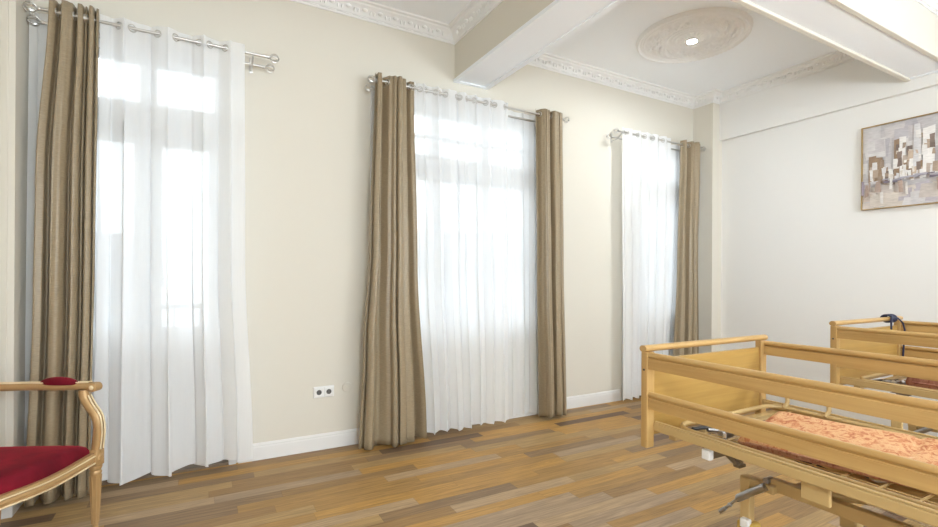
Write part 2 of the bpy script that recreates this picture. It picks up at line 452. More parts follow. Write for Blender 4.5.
# ------------------------------------------------------------------ windows and French doors
YG = 3.80
def glazed_leaf(parent, x0, x1, z0, z1, st=0.085, bot=None, hbars=(), vbars=(), panel=0.0, name='leaf'):
    bot = bot if bot else st
    mb = MB()
    mb.box((x0, YG - .025, z0), (x0 + st, YG + .03, z1), .006).box((x1 - st, YG - .025, z0), (x1, YG + .03, z1), .006)
    mb.box((x0 + st, YG - .025, z1 - st), (x1 - st, YG + .03, z1), .006).box((x0 + st, YG - .025, z0), (x1 - st, YG + .03, z0 + bot), .006)
    gz = z0 + bot
    if panel:
        mb.box((x0 + st, YG - .025, panel - .09), (x1 - st, YG + .03, panel), .006)
        gz = panel
    for z in hbars: mb.box((x0 + st, YG - .018, z - .016), (x1 - st, YG + .022, z + .016), .004)
    for x in vbars: mb.box((x - .014, YG - .018, gz), (x + .014, YG + .022, z1 - st), .004)
    o = mb.build(name, FRAMEW, parent)
    MB().box((x0 + st - .004, YG - .003, gz - .004), (x1 - st + .004, YG + .003, z1 - st + .004)).build('pane', GLASS, o)
    if panel:
        p = MB().box((x0 + st - .002, YG - .006, z0 + bot - .002), (x1 - st + .002, YG + .012, panel - .088))
        p.box((x0 + st + .05, YG - .017, z0 + bot + .05), (x1 - st - .05, YG - .005, panel - .14), .008)
        p.build('lower_panel', FRAMEW, o)
    return o
def outer_frame(mb, x0, x1, z0, z1, w=0.055):
    mb.box((x0, YG - .04, z0), (x0 + w, YG + .05, z1)).box((x1 - w, YG - .04, z0), (x1, YG + .05, z1)).box((x0 + w, YG - .04, z1 - w), (x1 - w, YG + .05, z1))
def casing(mb, x0, x1, z0, z1, sill=False):
    # slim moulded casing on the room side
    w = .045
    mb.box((x0 - w, D - .018, z0), (x0, D - .0005, z1 + w), .005).box((x1, D - .018, z0), (x1 + w, D - .0005, z1 + w), .005)
    mb.box((x0, D - .018, z1), (x1, D - .0005, z1 + w), .005)
def french_door(i, x0, x1):
    e = bpy.data.objects.new('door_%d' % i, None); C.objects.link(e); e.location = (0, 0, 0); struct(e)
    mb = MB(); outer_frame(mb, x0, x1, 0.0, top); casing(mb, x0, x1, 0, top - .02)
    mb.box((x0 + .055, YG - .05, 2.235), (x1 - .055, YG + .05, 2.375), .008)
    mb.build('frame', FRAMEW, e)
    MB().box((x0 + .001, D - .01, 0.001), (x1 - .001, YG - .03, .018)).build('threshold', THRESH, e)
    xm = (x0 + x1) / 2
    for k, (a, b) in enumerate(((x0 + .055, xm), (xm, x1 - .055))):
        lf = glazed_leaf(e, a + .001, b - .001, 0.012, 2.233, st=.075, bot=.12, panel=.93, name='leaf')
        if k == 1:
            h = MB().lathe([(.018, -.0), (.018, .008), (.009, .012), (.009, .045), (.0, .047)], (0, 0, 0), 12, 'y')
            h.box((-.008, .035, -.10), (.008, .047, .008), .004)
            o = h.build('handle', CHROME, lf); o.rotation_euler = (0, 0, PI); o.location = (a + .035, YG - .026, 1.05)
        glazed_leaf(e, a + .002, b - .002, 2.377, top - .056, st=.045, name='transom')
    return e
french_door(1, *DOORS[0]); french_door(2, *DOORS[1])
e = bpy.data.objects.new('window_1', None); C.objects.link(e); struct(e)
mb = MB(); outer_frame(mb, WIN[0], WIN[1], 0.76, top); casing(mb, WIN[0], WIN[1], .76, top - .02)
mb.box((WIN[0] + .055, YG - .04, .76), (WIN[1] - .055, YG + .05, .80))
mb.box((WIN[0] + .055, YG - .05, 2.19), (WIN[1] - .055, YG + .05, 2.30), .008)
mb.build('frame', FRAMEW, e)
MB().box((WIN[0] - .06, D - .045, .735), (WIN[1] + .06, D - .0005, .775), .01).box((WIN[0] + .001, D - .002, .7605), (WIN[1] - .001, YG - .04, .775)).build('sill', TRIM, e)
w3 = (WIN[1] - WIN[0] - .11) / 3
for k in range(3):
    a = WIN[0] + .055 + k * w3; b = a + w3
    glazed_leaf(e, a + .001, b - .001, .802, 2.188, st=.055, bot=.07, hbars=(1.46,), vbars=((a + b) / 2,), name='casement')
    glazed_leaf(e, a + .002, b - .002, 2.302, top - .056, st=.04, hbars=(2.50,), name='transom')

e = bpy.data.objects.new('added_window_2', None); C.objects.link(e); struct(e)  # unseen window, added to spread soft daylight onto the back wall
mb = MB()
for k in range(6):
    x = FW[0] + (FW[1] - FW[0] - .06) * k / 5
    mb.box((x, YF - .16, FW[2]), (x + .06, YF - .08, FW[3]))
mb.box((FW[0] + .06, YF - .16, FW[2]), (FW[1] - .06, YF - .08, FW[2] + .06)).box((FW[0] + .06, YF - .16, FW[3] - .06), (FW[1] - .06, YF - .08, FW[3]))
mb.build('frame', FRAMEW, e)
MB().box((FW[0] + .03, YF - .123, FW[2] + .03), (FW[1] - .03, YF - .117, FW[3] - .03)).build('pane', GLASS, e)
# ------------------------------------------------------------------ outdoors
bal = thing('balcony_railing', (-.3, 4.75, 0), 'pale iron balcony railing outside the French door by the red armchair', 'railing')
mb = MB().box((-.95, -.02, 1.02), (.95, .02, 1.06), .006).box((-.95, -.012, .12), (.95, .012, .15), .004).box((-.95, -.012, .84), (.95, .012, .865), .004)
mb.build('rail', IRON, bal)
for k in range(19):
    x = -.9 + k * .1
    MB().tube([(x, 0, .0), (x, 0, 1.03)], .011, 8).build('baluster', IRON, bal)
struct(MB().box((-1.4, 4.0, -.2), (.8, 4.85, -.002)).build('balcony_slab', FACADE))
def far_building(x0, x1, y, ztop, label, storeys):
    b = thing('apartment_building', ((x0 + x1) / 2, y, -7.0), label, 'building')
    w = (x1 - x0) / 2; hh = ztop + 7.0
    MB().box((-w, 0, 0), (w, 6, hh - 1.2)).build('facade', FACADE, b)
    r = MB(); r.sweep([(-.3, 0), (6.3, 0), (3.0, 1.2 + .6), (1.0, 1.5)], lambda i: (Vector(((-w - .2), 0, hh - 1.2)) if i == 0 else Vector((w + .2, 0, hh - 1.2)), Vector((0, 1, 0)), Vector((0, 0, 1))), 1)
    r.build('roof', ROOFM, b)
    n = int(2 * w / 2.0)
    for s in range(storeys):
        for k in range(n):
            x = -w + (k + .5) * 2 * w / n; z = hh - 1.2 - 2.9 * (s + 1) + .75
            f = MB().box((x - .5, -.06, z), (x + .5, .02, z + 1.55)).build('window', IRON, b)
            MB().box((x - .42, -.075, z + .08), (x + .42, -.055, z + 1.47)).build('pane', PANE2, f)
far_building(-14, -1.5, 17, 2.1, 'grey apartment block with low roof seen through the French door by the armchair', 2)
far_building(3.0, 22, 19, 3.0, 'grey apartment block seen faintly through the sheers of the middle window', 2)
struct(MB().box((-60, 4.9, -7.3), (80, 90, -7.0)).build('street_ground', ASPH))

# ------------------------------------------------------------------ curtain rods
RY, RZ = 3.545, 2.795
def rod(x0, x1, xr0, xr1, label):
    t = thing('curtain_rod', ((x0 + x1) / 2, D, RZ), label, 'curtain rod', 'double curtain rods above the windows')
    cx = (x0 + x1) / 2
    def fin(par, x, s, y, z):
        f = MB()
        f.lathe([(.010, 0), (.012, .004), (.012, .014), (.007, .018)], (0, 0, 0), 10, 'x')
        for k in range(3):
            a = PI * k / 3
            f.ring((.045, 0, 0), (0, sin(a), cos(a)), .027, .0032, 18, 5)
        f.blob((.073, 0, 0), (.006, .006, .006), None, 1)
        o = f.build('finial', CHROME, par, 60); o.location = (x, y, z)
        if s < 0: o.rotation_euler = (0, 0, PI)
    for nm, a, b, y, z, r in (('front_rod', x0, x1, RY - D, 0, .0095), ('rear_rod', xr0, xr1, 3.615 - D, -.045, .0095)):
        ro = MB().tube([(a - cx, y, z), (b - cx, y, z)], r, 12).build(nm, CHROME, t, 60)
        fin(ro, a - cx, -1, y, z); fin(ro, b - cx, 1, y, z)
    for x in (xr0 + .07, xr1 - .07):
        b = MB().box((x - cx - .012, -.006, -.075), (x - cx + .012, -.0005, .03), .003)
        b.tube([(x - cx, -.004, -.06), (x - cx, -.085, -.056), (x - cx, -.155, -.014)], .006, 8)
        b.ring((x - cx, -.085, -.045), (1, 0, 0), .012, .003, 14, 5).ring((x - cx, -.155, 0), (1, 0, 0), .0125, .003, 14, 5)
        b.build('bracket', CHROME, t, 60)
    return t
rod(-.80, .385, -.80, .365, 'double metal curtain rod over the French door behind the red armchair')
rod(1.16, 2.97, 1.16, 2.95, 'double metal curtain rod over the middle window under the white ceiling beam')
rod(3.71, 5.00, 3.68, 4.98, 'double metal curtain rod over the far corner French door')

# ------------------------------------------------------------------ curtains
def interp(ctrl, t):
    if t <= ctrl[0][0]: return ctrl[0][1]
    for (t0, v0), (t1, v1) in zip(ctrl, ctrl[1:]):
        if t <= t1:
            f = (t - t0) / (t1 - t0); f = f * f * (3 - 2 * f)
            return v0 + (v1 - v0) * f
    return ctrl[-1][1]
def curtain(kind, label, group, left, right, zbot, n, amp, seed, y0=RY, bow=((0, 0), (1, 0)), hem=0.0, warp=0.25, wide=None, mat_=None, head=.045, nz=60, eyelets=True, phase=0.0, flat=1.0):
    r = random.Random(seed)
    ztop = RZ + head
    t = thing(kind, ((left[0][1] + right[0][1]) / 2, y0, 0), label, 'curtain', group)
    ox = t.location.x
    per = 18; M_ = int(n * per)
    ph = [r.uniform(-1, 1) for _ in range(int(n * 2) + 3)]
    am = [r.uniform(.65, 1.2) for _ in range(int(n * 2) + 3)]
    dr = [r.uniform(-1, 1) for _ in range(int(n * 2) + 3)]
    def lut(arr, s):
        f = s * (len(arr) - 1); i = min(int(f), len(arr) - 2); f -= i
        f = f * f * (3 - 2 * f)
        return arr[i] * (1 - f) + arr[i + 1] * f
    def pt(s, tt):
        a = interp(left, tt); b = interp(right, tt)
        wv = s + warp / n * lut(ph, s) * .6 + .10 / n * lut(dr, s) * tt
        env = min(1, s * n * 2.5, (1 - s) * n * 2.5)
        x = a + (b - a) * (s + .12 / n * sin(2 * PI * n * wv * 2) * (.4 + .6 * tt))
        A = amp * (1.0 + (lut(am, s) - 1) * tt) * (.75 + .45 * tt) * (.4 + .6 * env) * flat
        y = (A * (1.05 - 2.1 * abs(sin(PI * (n * wv + phase))) ** .75) if mat_ is SATIN else A * sin(2 * PI * (n * wv + phase))) + .18 * A * sin(2 * PI * (n * wv * 2.3 + .3 + dr[0]) + 2 * tt)
        y += interp(bow, tt)
        y += .006 * sin(5 * tt + 9 * s + seed) * tt
        return x, y
    bm = bmesh.new(); grid = []
    for j in range(nz + 1):
        tt = j / nz; row = []
        for i in range(M_ + 1):
            s = i / M_
            x, y = pt(s, tt)
            zb = zbot + hem * (lut(dr, s) + .5 * sin(2 * PI * n * s))
            z = ztop + (zb - ztop) * tt
            row.append(bm.verts.new((x - ox, y, z)))
        grid.append(row)
    for j in range(nz):
        for i in range(M_):
            bm.faces.new((grid[j][i], grid[j][i + 1], grid[j + 1][i + 1], grid[j + 1][i]))
    me = bpy.data.meshes.new('fabric'); bm.to_mesh(me); bm.free()
    me.materials.append(mat_)
    for p in me.polygons: p.use_smooth = True
    o = bpy.data.objects.new('fabric', me); C.objects.link(o); o.parent = t
    if mat_ is SATIN:
        sd = o.modifiers.new('cloth', 'SOLIDIFY'); sd.thickness = .003; sd.offset = 0
    if eyelets:
        tt = (ztop - RZ) / (ztop - zbot); last = None
        for i in range(M_):
            s0, s1 = i / M_, (i + 1) / M_
            xa, ya = pt(s0, tt); xb, yb = pt(s1, tt)
            ya += y0 - RY; yb += y0 - RY
            if ya * yb < 0 and .01 < s0 < .99:
                f = ya / (ya - yb); x = xa + (xb - xa) * f
                dx, dy = xb - xa, yb - ya
                nrm = Vector((dy, -dx, 0)).normalized()
                e_ = MB().ring((0, 0, 0), nrm, .021, .0042, 20, 6).build('eyelet', CHROME, t, 60)
                e_.location = (x - ox, RY - y0, RZ)
    return t
G1, G2 = 'taupe satin drapes', 'white sheer curtains'
# first French door
curtain('sheer_curtain', 'white sheer curtain mostly hidden behind the taupe drape by the armchair', G2, [(0, -.865), (1, -.87)], [(0, -.56), (1, -.52)], .05, 2.5, .018, 3, y0=3.635, mat_=VOILE, hem=.01, eyelets=False, head=.016)
curtain('sheer_curtain', 'wide white sheer curtain over the French door beside the red armchair', G2, [(0, -.528), (.5, -.534), (1, -.548)], [(0, .245), (.5, .255), (1, .31)], .075, 4.0, .036, 11, y0=RY, mat_=VOILE, hem=.022, warp=.5)
curtain('drape', 'taupe satin drape hanging behind the red velvet armchair', G1, [(0, -.765), (.35, -.815), (.6, -.82), (1, -.84)], [(0, -.535), (.5, -.54), (1, -.555)], .03, 3.0, .060, 5, y0=RY, mat_=SATIN, warp=.95, head=.062, bow=((0, 0), (.6, -.01), (1, -.02)), phase=.1)
# middle window
curtain('drape', 'taupe satin drape on the socket side of the middle window', G1, [(0, 1.135), (.45, 1.10), (.75, 1.055), (1, 1.03)], [(0, 1.455), (.5, 1.485), (1, 1.565)], .02, 3.5, .062, 21, mat_=SATIN, warp=.95, bow=((0, 0), (1, -.03)))
curtain('sheer_curtain', 'wide white sheer curtain between the two taupe drapes of the middle window', G2, [(0, 1.463), (.5, 1.492), (1, 1.572)], [(0, 2.36), (1, 2.40)], .045, 7.5, .026, 33, y0=RY, mat_=VOILE, hem=.012, warp=.4)
curtain('sheer_curtain', 'narrow white sheer curtain beside the drape nearer the room corner', G2, [(0, 2.345), (1, 2.375)], [(0, 2.75), (1, 2.78)], .045, 3.0, .016, 35, y0=3.635, mat_=VOILE, hem=.008, warp=.4, eyelets=False, head=.016)
curtain('drape', 'taupe satin drape on the bed side of the middle window', G1, [(0, 2.66), (.5, 2.68), (1, 2.71)], [(0, 2.945), (.5, 2.96), (1, 2.985)], .025, 3.5, .058, 41, mat_=SATIN, warp=.95, bow=((0, 0), (1, -.015)))
# far corner French door
curtain('sheer_curtain', 'white sheer curtain filling most of the far corner French door', G2, [(0, 3.755), (1, 3.78)], [(0, 4.50), (1, 4.44)], .05, 5.5, .024, 51, y0=RY, mat_=VOILE, hem=.012, warp=.3)
curtain('sheer_curtain', 'narrow white sheer strip beside the drape in the far corner', G2, [(0, 4.48), (1, 4.42)], [(0, 4.78), (1, 4.66)], .05, 2.5, .016, 53, y0=3.635, mat_=VOILE, hem=.008, warp=.3, eyelets=False, head=.016)
curtain('drape', 'taupe satin drape hanging in the far room corner behind the bed', G1, [(0, 4.665), (.5, 4.62), (1, 4.55)], [(0, 4.98), (.5, 4.94), (1, 4.95)], .03, 3.5, .055, 61, mat_=SATIN, warp=.95, bow=((0, 0), (1, -.01)))

# ------------------------------------------------------------------ sockets
s = thing('wall_socket', (.808, D, .432), 'white double wall socket above the baseboard', 'socket')
p = MB().box((-.077, -.012, -.042), (.077, -.0005, .042), .006).build('faceplate', WHITEP, s)
for x in (-.036, .036):
    f = MB().box((x - .033, -.017, -.033), (x + .033, -.011, .033), .004).build('insert', WHITEP, s)
    MB().lathe([(.019, -.0185), (.019, -.016), (.0, -.016)], (x, 0, 0), 20, 'y').build('socket_well', DARKP, f)
    w = MB()
    for dx in (-.0095, .0095): w.blob((x + dx, -.019, 0), (.003, .0015, .003), None, 1)
    w.build('contact_hole', BLACKP, f)
tag(MB().lathe([(.0, -.009), (.030, -.009), (.036, -.007), (.038, -.003), (.038, -.0005), (0, -.0005)], (0, 0, 0), 28, 'y').build('blank_cover', WALL, None, 40, (.985, D, .448)), 'round cream blanking cover on the wall beside the double socket', 'wall cover')  # plain blanking cover fixed to the wall, not a socket

# ------------------------------------------------------------------ painting
PY0, PY1, PZ0, PZ1 = 2.09, 0.59, 1.925, 2.668
pt_ = thing('painting', (XR + .05, (PY0 + PY1) / 2, (PZ0 + PZ1) / 2), 'abstract grey and brown city skyline painting in a thin gold frame', 'painting')
w, h = (PY0 - PY1) / 2, (PZ1 - PZ0) / 2; th = .008
mb = MB()
mb.box((-.04, -w, h - th), (-.0005, w, h), .003).box((-.04, -w, -h), (-.0005, w, -h + th), .003).box((-.04, -w, -h + th), (-.0005, -w + th, h - th), .003).box((-.04, w - th, -h + th), (-.0005, w, h - th), .003)
mb.build('frame', simple('gold_frame', (0.42, 0.29, 0.12), 0.35, 0.4, 0.5, .06, 30), pt_)
# canvas with brush strokes laid over one another
bm = bmesh.new(); cl = bm.loops.layers.float_color.new('paint')
r = random.Random(12)
def stroke(y0, y1, z0, z1, col, k, jit=.006):
    x = -.020 - k * .00006
    q = [(y0, z0), (y1, z0), (y1, z1), (y0, z1)]
    vs = [bm.verts.new((x, max(-w + th, min(w - th, y + r.uniform(-jit, jit))), max(-h + th, min(h - th, z + r.uniform(-jit, jit))))) for y, z in q]
    f = bm.faces.new(vs)
    for l in f.loops:
        v = r.uniform(.92, 1.08); l[cl] = (min(1, col[0] * v), min(1, col[1] * v), min(1, col[2] * v), 1)
k = 0
stroke(-w + th, w - th, -h + th, h - th, (.52, .50, .51), k, 0)
GR = [(.56, .53, .54), (.50, .48, .51), (.60, .575, .575), (.64, .62, .615), (.46, .44, .47)]
for _ in range(70):
    k += 1; y = r.uniform(-w, w); z = r.uniform(-.06, h); a = r.uniform(.05, .16)
    stroke(y - a * .6, y + a * .6, z - a * .6, z + a * .6, r.choice(GR), k, .02)
LO = [(.66, .60, .54), (.60, .54, .50), (.70, .65, .60), (.55, .47, .42), (.62, .60, .60), (.50, .46, .50)]
for _ in range(60):
    k += 1; y = r.uniform(-w, w); z = r.uniform(-h, -.14); a = r.uniform(.04, .12)
    stroke(y - a, y + a, z - a * .5, z + a * .5, r.choice(LO), k, .015)
TW = [(.20, .15, .13), (.30, .21, .14), (.78, .76, .74), (.70, .68, .665), (.66, .65, .66), (.74, .72, .70), (.34, .26, .20), (.26, .20, .17), (.44, .34, .26), (.58, .46, .36), (.68, .63, .57), (.48, .40, .34)]
u = w - .06
while u > -w + .03:
    bw = r.uniform(.03, .075); ht = r.choice((.10, .15, .20, .28, .40)) * r.uniform(.85, 1.15) * (1.0 if u < w - .22 else .75)
    base = -.13 + (w - u) * .012
    c = r.choice(TW)
    k += 1; stroke(u - bw, u, base, base + ht, c, k, .008)
    for _ in range(r.randint(6, 11)):
        k += 1; yy = u - r.uniform(0, bw); zz = base + r.uniform(0, ht * .8); a = r.uniform(.006, .020)
        stroke(yy - a, yy + a, zz - a * 2.2, zz + a * 2.2, r.choice(TW), k, .006)
    u -= bw * r.uniform(.55, 1.3)
for _ in range(46):       # broken waterline
    k += 1; y = r.uniform(-w, w); z = -.135 + (w - y) * .012 + r.uniform(-.018, .014); a = r.uniform(.02, .07)
    stroke(y - a, y + a, z - .006, z + .006, r.choice([(.20, .17, .21), (.30, .27, .32), (.42, .40, .46), (.62, .60, .62)]), k, .006)
for _ in range(34):       # reflections
    k += 1; y = r.uniform(-w, w); z = r.uniform(-.30, -.16); a = r.uniform(.008, .02)
    stroke(y - a, y + a, z - .05, z + .05, r.choice([(.42, .32, .27), (.34, .29, .34), (.72, .69, .66), (.56, .45, .36)]), k, .008)
me = bpy.data.meshes.new('canvas'); bm.to_mesh(me); bm.free(); me.materials.append(PAINT)
o = bpy.data.objects.new('canvas', me); C.objects.link(o); o.parent = pt_
MB().box((-.0195, -w + .003, -h + .003), (-.001, w - .003, h - .003)).build('backing', WHITEP, pt_)

# ------------------------------------------------------------------ ceiling roses and lamps
def rose(x, y, label):
    bm = bmesh.new(); NR, NT = 74, 216; R = .46
    def hgt(rr, a):
        q = rr / R
        z = .010
        for c, wd, hh in ((.965, .035, .016), (.90, .02, .010), (.855, .018, .014), (.44, .018, .012), (.36, .02, .010), (.30, .03, .014), (.12, .06, .014)):
            z += 1.4 * hh * math.exp(-((q - c) / wd) ** 2)
        if .46 < q < .84:
            e = sin(PI * (q - .46) / .38)
            z += .028 * e * abs(sin(6 * a + 3.0 * sin(9 * q))) + .016 * e * sin(24 * a + 20 * q) * cos(18 * q * PI)
        if .14 < q < .30: z += .008 * abs(sin(8 * a)) * sin(PI * (q - .14) / .16)
        if q > .93: z += .005 * abs(sin(36 * a))
        if q > .985: z *= (1 - q) / .015
        return z
    rows = []
    for i in range(NR + 1):
        rr = max(.0005, R * i / NR)
        rows.append([bm.verts.new((rr * cos(2 * PI * k_ / NT), rr * sin(2 * PI * k_ / NT), -max(.0005, hgt(rr, 2 * PI * k_ / NT)))) for k_ in range(NT)])
    for A, B_ in zip(rows, rows[1:]):
        for k_ in range(NT): bm.faces.new((A[k_], A[(k_ + 1) % NT], B_[(k_ + 1) % NT], B_[k_]))
    mb = MB(); mb.bm.free(); mb.bm = bm
    t = mb.build('ceiling_rose', PLASTER, None, 60, (x, y, H))
    return tag(t, label, 'ceiling rose')
def lamp(x, y, label, glow, k=1.0):
    t = thing('ceiling_lamp', (x, y, H - .02), label, 'lamp')
    MB().lathe([(.075, .0195), (.075, -.020), (.068, -.027), (.062, -.024), (.0612, -.016), (.0, -.016)], (0, 0, 0), 28).build('trim_ring', WHITEP, t, 50)
    MB().lathe([(.0, -.0165), (.060, -.0165), (.060, -.0195), (.0, -.0195)], (0, 0, 0), 28).build('diffuser', glow, t, 50)
    if k != 1.0: t.scale = (k, k, 1)
    return t
rose(3.71, 2.72, 'round plaster ceiling rose with leaf relief in the bay over the beds')
lamp(3.71, 2.72, 'small glowing ceiling lamp in the middle of the plaster rose', LED, .62)
rose(.40, 2.72, 'round plaster ceiling rose in the bay over the armchair')
lamp(.40, 2.72, 'added unseen ceiling lamp lighting the bay over the armchair', LEDA, .62)  # out of view, added as part of the room's fill lighting
def globe(x, y, label):  # unseen globes, added to brighten the ceiling and far walls
    t = thing('fill_pendant', (x, y, H), label, 'added fill lamp', 'added unseen fill globes')
    MB().lathe([(.0, -.0005), (.06, -.0005), (.06, -.02), (.012, -.035), (0, -.035)], (0, 0, 0), 20).tube([(0, 0, -.03), (0, 0, -1.15)], .006, 8).lathe([(.0, -1.13), (.045, -1.13), (.05, -1.18), (0, -1.18)], (0, 0, 0), 16).build('canopy', WHITEP, t, 50)
    MB().blob((0, 0, -1.30), (.14, .14, .14), None, 3).build('globe', LED2, t, 60)
globe(.4, -.9, 'added unseen fill globe on the armchair side of the room')
globe(3.6, -.9, 'added unseen fill globe on the bed side of the room')

# ------------------------------------------------------------------ care beds
BL = 2.05        # length; local x across, -y towards the room, z up
RB = [(0, 0), (0.020, 0), (0.020, 0.046), (0.008, 0.0465), (0.008, 0.0525)] + [(0.010 + .0135 * cos(a), .0635 + .0135 * sin(a)) for a in [(-.9 + i * (PI + 1.8) / 12) for i in range(13)]] + [(0.004, 0.052), (0.004, .048), (0, .046)]
def side_rail(bed, x, z, flip):
    def path(i):
        y = -.036 if i == 0 else -BL + .036
        return (Vector((x, y, z)), Vector((-1 if flip else 1, 0, 0)), Vector((0, 0, 1)))
    MB().sweep(RB, path, 1).build('side_rail', WOODY, bed, 35)
def endboard(bed, y, name):
    W = .95
    s = 1 if y > -1 else -1
    pnl = MB().box((.05, y - .024, .575), (W - .05, y - .006, .925), .003).build(name, PANELW, bed)
    for x in (0, W - .05):
        MB().box((x, y - .036, .523), (x + .05, y, .962), .005).build('post', WOODZ, pnl)
        if x == 0: MB().lathe([(.005, -.001), (.005, .001)], (x - .0005, y - .018, .88), 10, 'x').build('bolt', BLACKP, pnl)
    MB().sweep([(.020 * cos(a), .0155 * sin(a)) for a in [2 * PI * k / 16 for k in range(16)]],
               lambda i: (Vector(((-.008, W + .008)[i], y - .018, .977)), Vector((0, 1, 0)), Vector((0, 0, 1))), 1).build('top_rail', WOODX, pnl, 50)
def make_bed():
    b = thing('care_bed', (0, 0, 0), '-', 'bed')
    endboard(b, 0, 'headboard'); endboard(b, -BL + .036, 'footboard')
    for z in (.885, .705):
        side_rail(b, .006, z, False); side_rail(b, .944, z, True)
    # chassis side boards
    for x in (.045, .908):
        MB().box((x, -.036, .598), (x + .022, -BL + .036, .635), .004).box((x + .004, -.036, .635), (x + .018, -BL + .036, .643), .003).build('chassis_rail', CHASSIS, b)
    MB().box((.067, -.10, .575), (.91, -.135, .60), .004).build('cross_beam', CHASSIS, b)
    MB().box((.067, -1.70, .575), (.91, -1.735, .60), .004).build('cross_beam', CHASSIS, b)
    # beam under the chassis with a pale end cap and a slanted bracket
    cb = MB().box((.088, -.27, .547), (.875, -.304, .584), .004).tube([(.19, -.29, .555), (.225, -.325, .505)], .011, 8).tube([(.25, -.29, .555), (.245, -.325, .505)], .013, 8).box((.212, -.31, .497), (.258, -.34, .511), .003).build('cross_beam', DARKB, b)
    MB().box((.060, -.268, .545), (.088, -.306, .586), .004).build('end_cap', WHITEP, cb)
    # mattress frame: rounded tube loop with wire lattice
    fr = MB(); x0, x1, y0, y1, rc, z = .095, .875, -.105, -1.95, .09, .632
    pts = []
    for cx, cy, a0 in ((x1 - rc, y0 - rc, 0), (x0 + rc, y0 - rc, 90), (x0 + rc, y1 + rc, 180), (x1 - rc, y1 + rc, 270)):
        for k in range(7):
            a = math.radians(a0 + 15 * k); pts.append((cx + rc * cos(a), cy + rc * sin(a), z))
    fr.tube(pts, .0105, 10, closed=True).build('mattress_frame', CHASSIS, b, 60)
    lat = MB()
    for k in range(17):
        y = -.20 - k * .105
        lat.tube([(x0, y, z), (x0 + .012, y, z - .02), (x1 - .012, y, z - .02), (x1, y, z)], .0045, 6)
    for k in range(9):
        x = x0 + .035 + k * (x1 - x0 - .07) / 8
        lat.tube([(x, y0 - .10, z - .027), (x, y1 + .12, z - .027)], .0035, 6)
    lat.build('wire_lattice', CHASSIS, b)
    for y in (-.17, -.36):
        MB().tube([(.862, y, z), (.878, y - .005, z + .012), (.895, y - .004, z + .028), (.900, y, z + .05), (.915, y + .004, z + .064), (.945, y + .005, z + .066)], .011, 8).build('mattress_retainer', CHASSIS, b, 60)
    # backrest joint hardware at the head end
    j = MB().tube([(.20, -.20, .625), (.34, -.27, .61), (.40, -.36, .60)], .010, 8).tube([(.17, -.30, .615), (.30, -.215, .62)], .008, 8).box((.22, -.26, .595), (.30, -.235, .63), .003)
    j.build('joint_bracket', STEEL, b, 60)
    MB().tube([(.16, -.155, .622), (.26, -.165, .618), (.33, -.20, .612), (.40, -.20, .612)], .009, 8).build('spring', BLACKP, b, 60)
    MB().box((.932, -.59, .60), (.948, -.63, .71), .003).build('guide_post', CHASSIS, b)
    # rail connector plate under the near chassis board
    MB().box((.068, -.647, .530), (.086, -.737, .602), .004).build('connector_plate', CHASSIS, b)
    # lower frame, columns and castors
    base = MB().box((.33, -.40, .405), (.37, -1.75, .455), .004).box((.80, -.47, .405), (.84, -1.75, .455), .004).box((.37, -.47, .41), (.80, -.51, .45), .004).box((.37, -1.71, .41), (.80, -1.75, .45), .004)
    base.box((.30, -.285, .40), (.345, -.43, .435), .006)
    lf = base.build('lower_frame', CHASSIS, b); lf['base'] = 1
    for x in (.318, .85):
        for y in ((-.31, -1.84) if x < .5 else (-.47, -1.84)):
            p_ = MB().box((x - .021, y - .021, .235), (x + .021, y + .021, .432), .004)
            if y < -1: p_.box((x - .012, y, .405), (x + .012, -1.74, .435), .004)
            elif x > .5: p_.box((x - .022, -.44, .40), (x + .012, -.51, .435), .006)
            p_ = p_.build('castor_post', CHASSIS, b); p_['base'] = 1
            c = MB().box((x - .034, y - .045, .15), (x + .034, y + .03, .245), .012).build('castor_fork', CASTP if x < .5 else CHASSIS, p_)
            WP = [(.0, -.016), (.066, -.016), (.074, -.01), (.074, .01), (.066, .016), (0, .016)]
            MB().lathe(WP, (x - .040, y - .01, .0745), 22, 'x').lathe(WP, (x + .040, y - .01, .0745), 22, 'x').box((x - .03, y - .03, .06), (x + .03, y + .01, .155), .006).build('wheel', BLACKP, p_)
            MB().box((x - .045, y - .03, .222), (x - .015, y + .008, .262), .006).build('fork_cap', WHITEP, p_)
    # brake bar and foot lever at the head end
    br = MB().tube([(.296, -.40, .428), (.296, -.345, .385), (.296, -.285, .335)], .0165, 12).blob((.296, -.283, .333), (.018, .012, .018), None, 2).tube([(.296, -.285, .335), (.294, -.200, .238)], .006, 8).blob((.295, -.245, .288), (.010, .012, .010), None, 1).tube([(.2945, -.225, .266), (.294, -.200, .238)], .009, 8).tube([(.296, -.385, .416), (.33, -.385, .416)], .012, 8)
    br = br.build('brake_lever', STEEL, b, 60); br['base'] = 1
    MB().lathe([(.0, -.02), (.013, -.02), (.013, .02), (0, .02)], (.335, -.39, .445), 12, 'x').build('pivot_bolt', STEEL, b, 60)['base'] = 1
    # scissor lift between frame and chassis
    for x in (.40, .62):
        l = MB().tube([(x, -.50, .43), (x, -1.20, .585)], .02, 8).tube([(x, -1.20, .43), (x, -.50, .585)], .02, 8).build('lift_arm', CHASSIS, b); 
    MB().box((.42, -.45, .47), (.56, -.66, .565), .012).build('motor', BLACKP, b)
    MB().tube([(.34, -.66, .535), (.34, -1.35, .545)], .024, 14).build('actuator', CREAMP, b, 50)
    MB().tube([(.46, -.62, .50), (.34, -.74, .49), (.30, -.86, .505), (.28, -1.0, .50), (.33, -1.15, .51)], .007, 8).build('cable', CREAMP, b, 60)
    MB().tube([(.36, -.80, .50), (.50, -1.00, .53)], .016, 10).build('gas_spring', STEEL, b, 60)
    return b
bed1 = make_bed(); bed1.location = (1.779, 1.56, 0)
bed2 = copy_tree(bed1); bed2.location = (3.492, 1.56, 0)
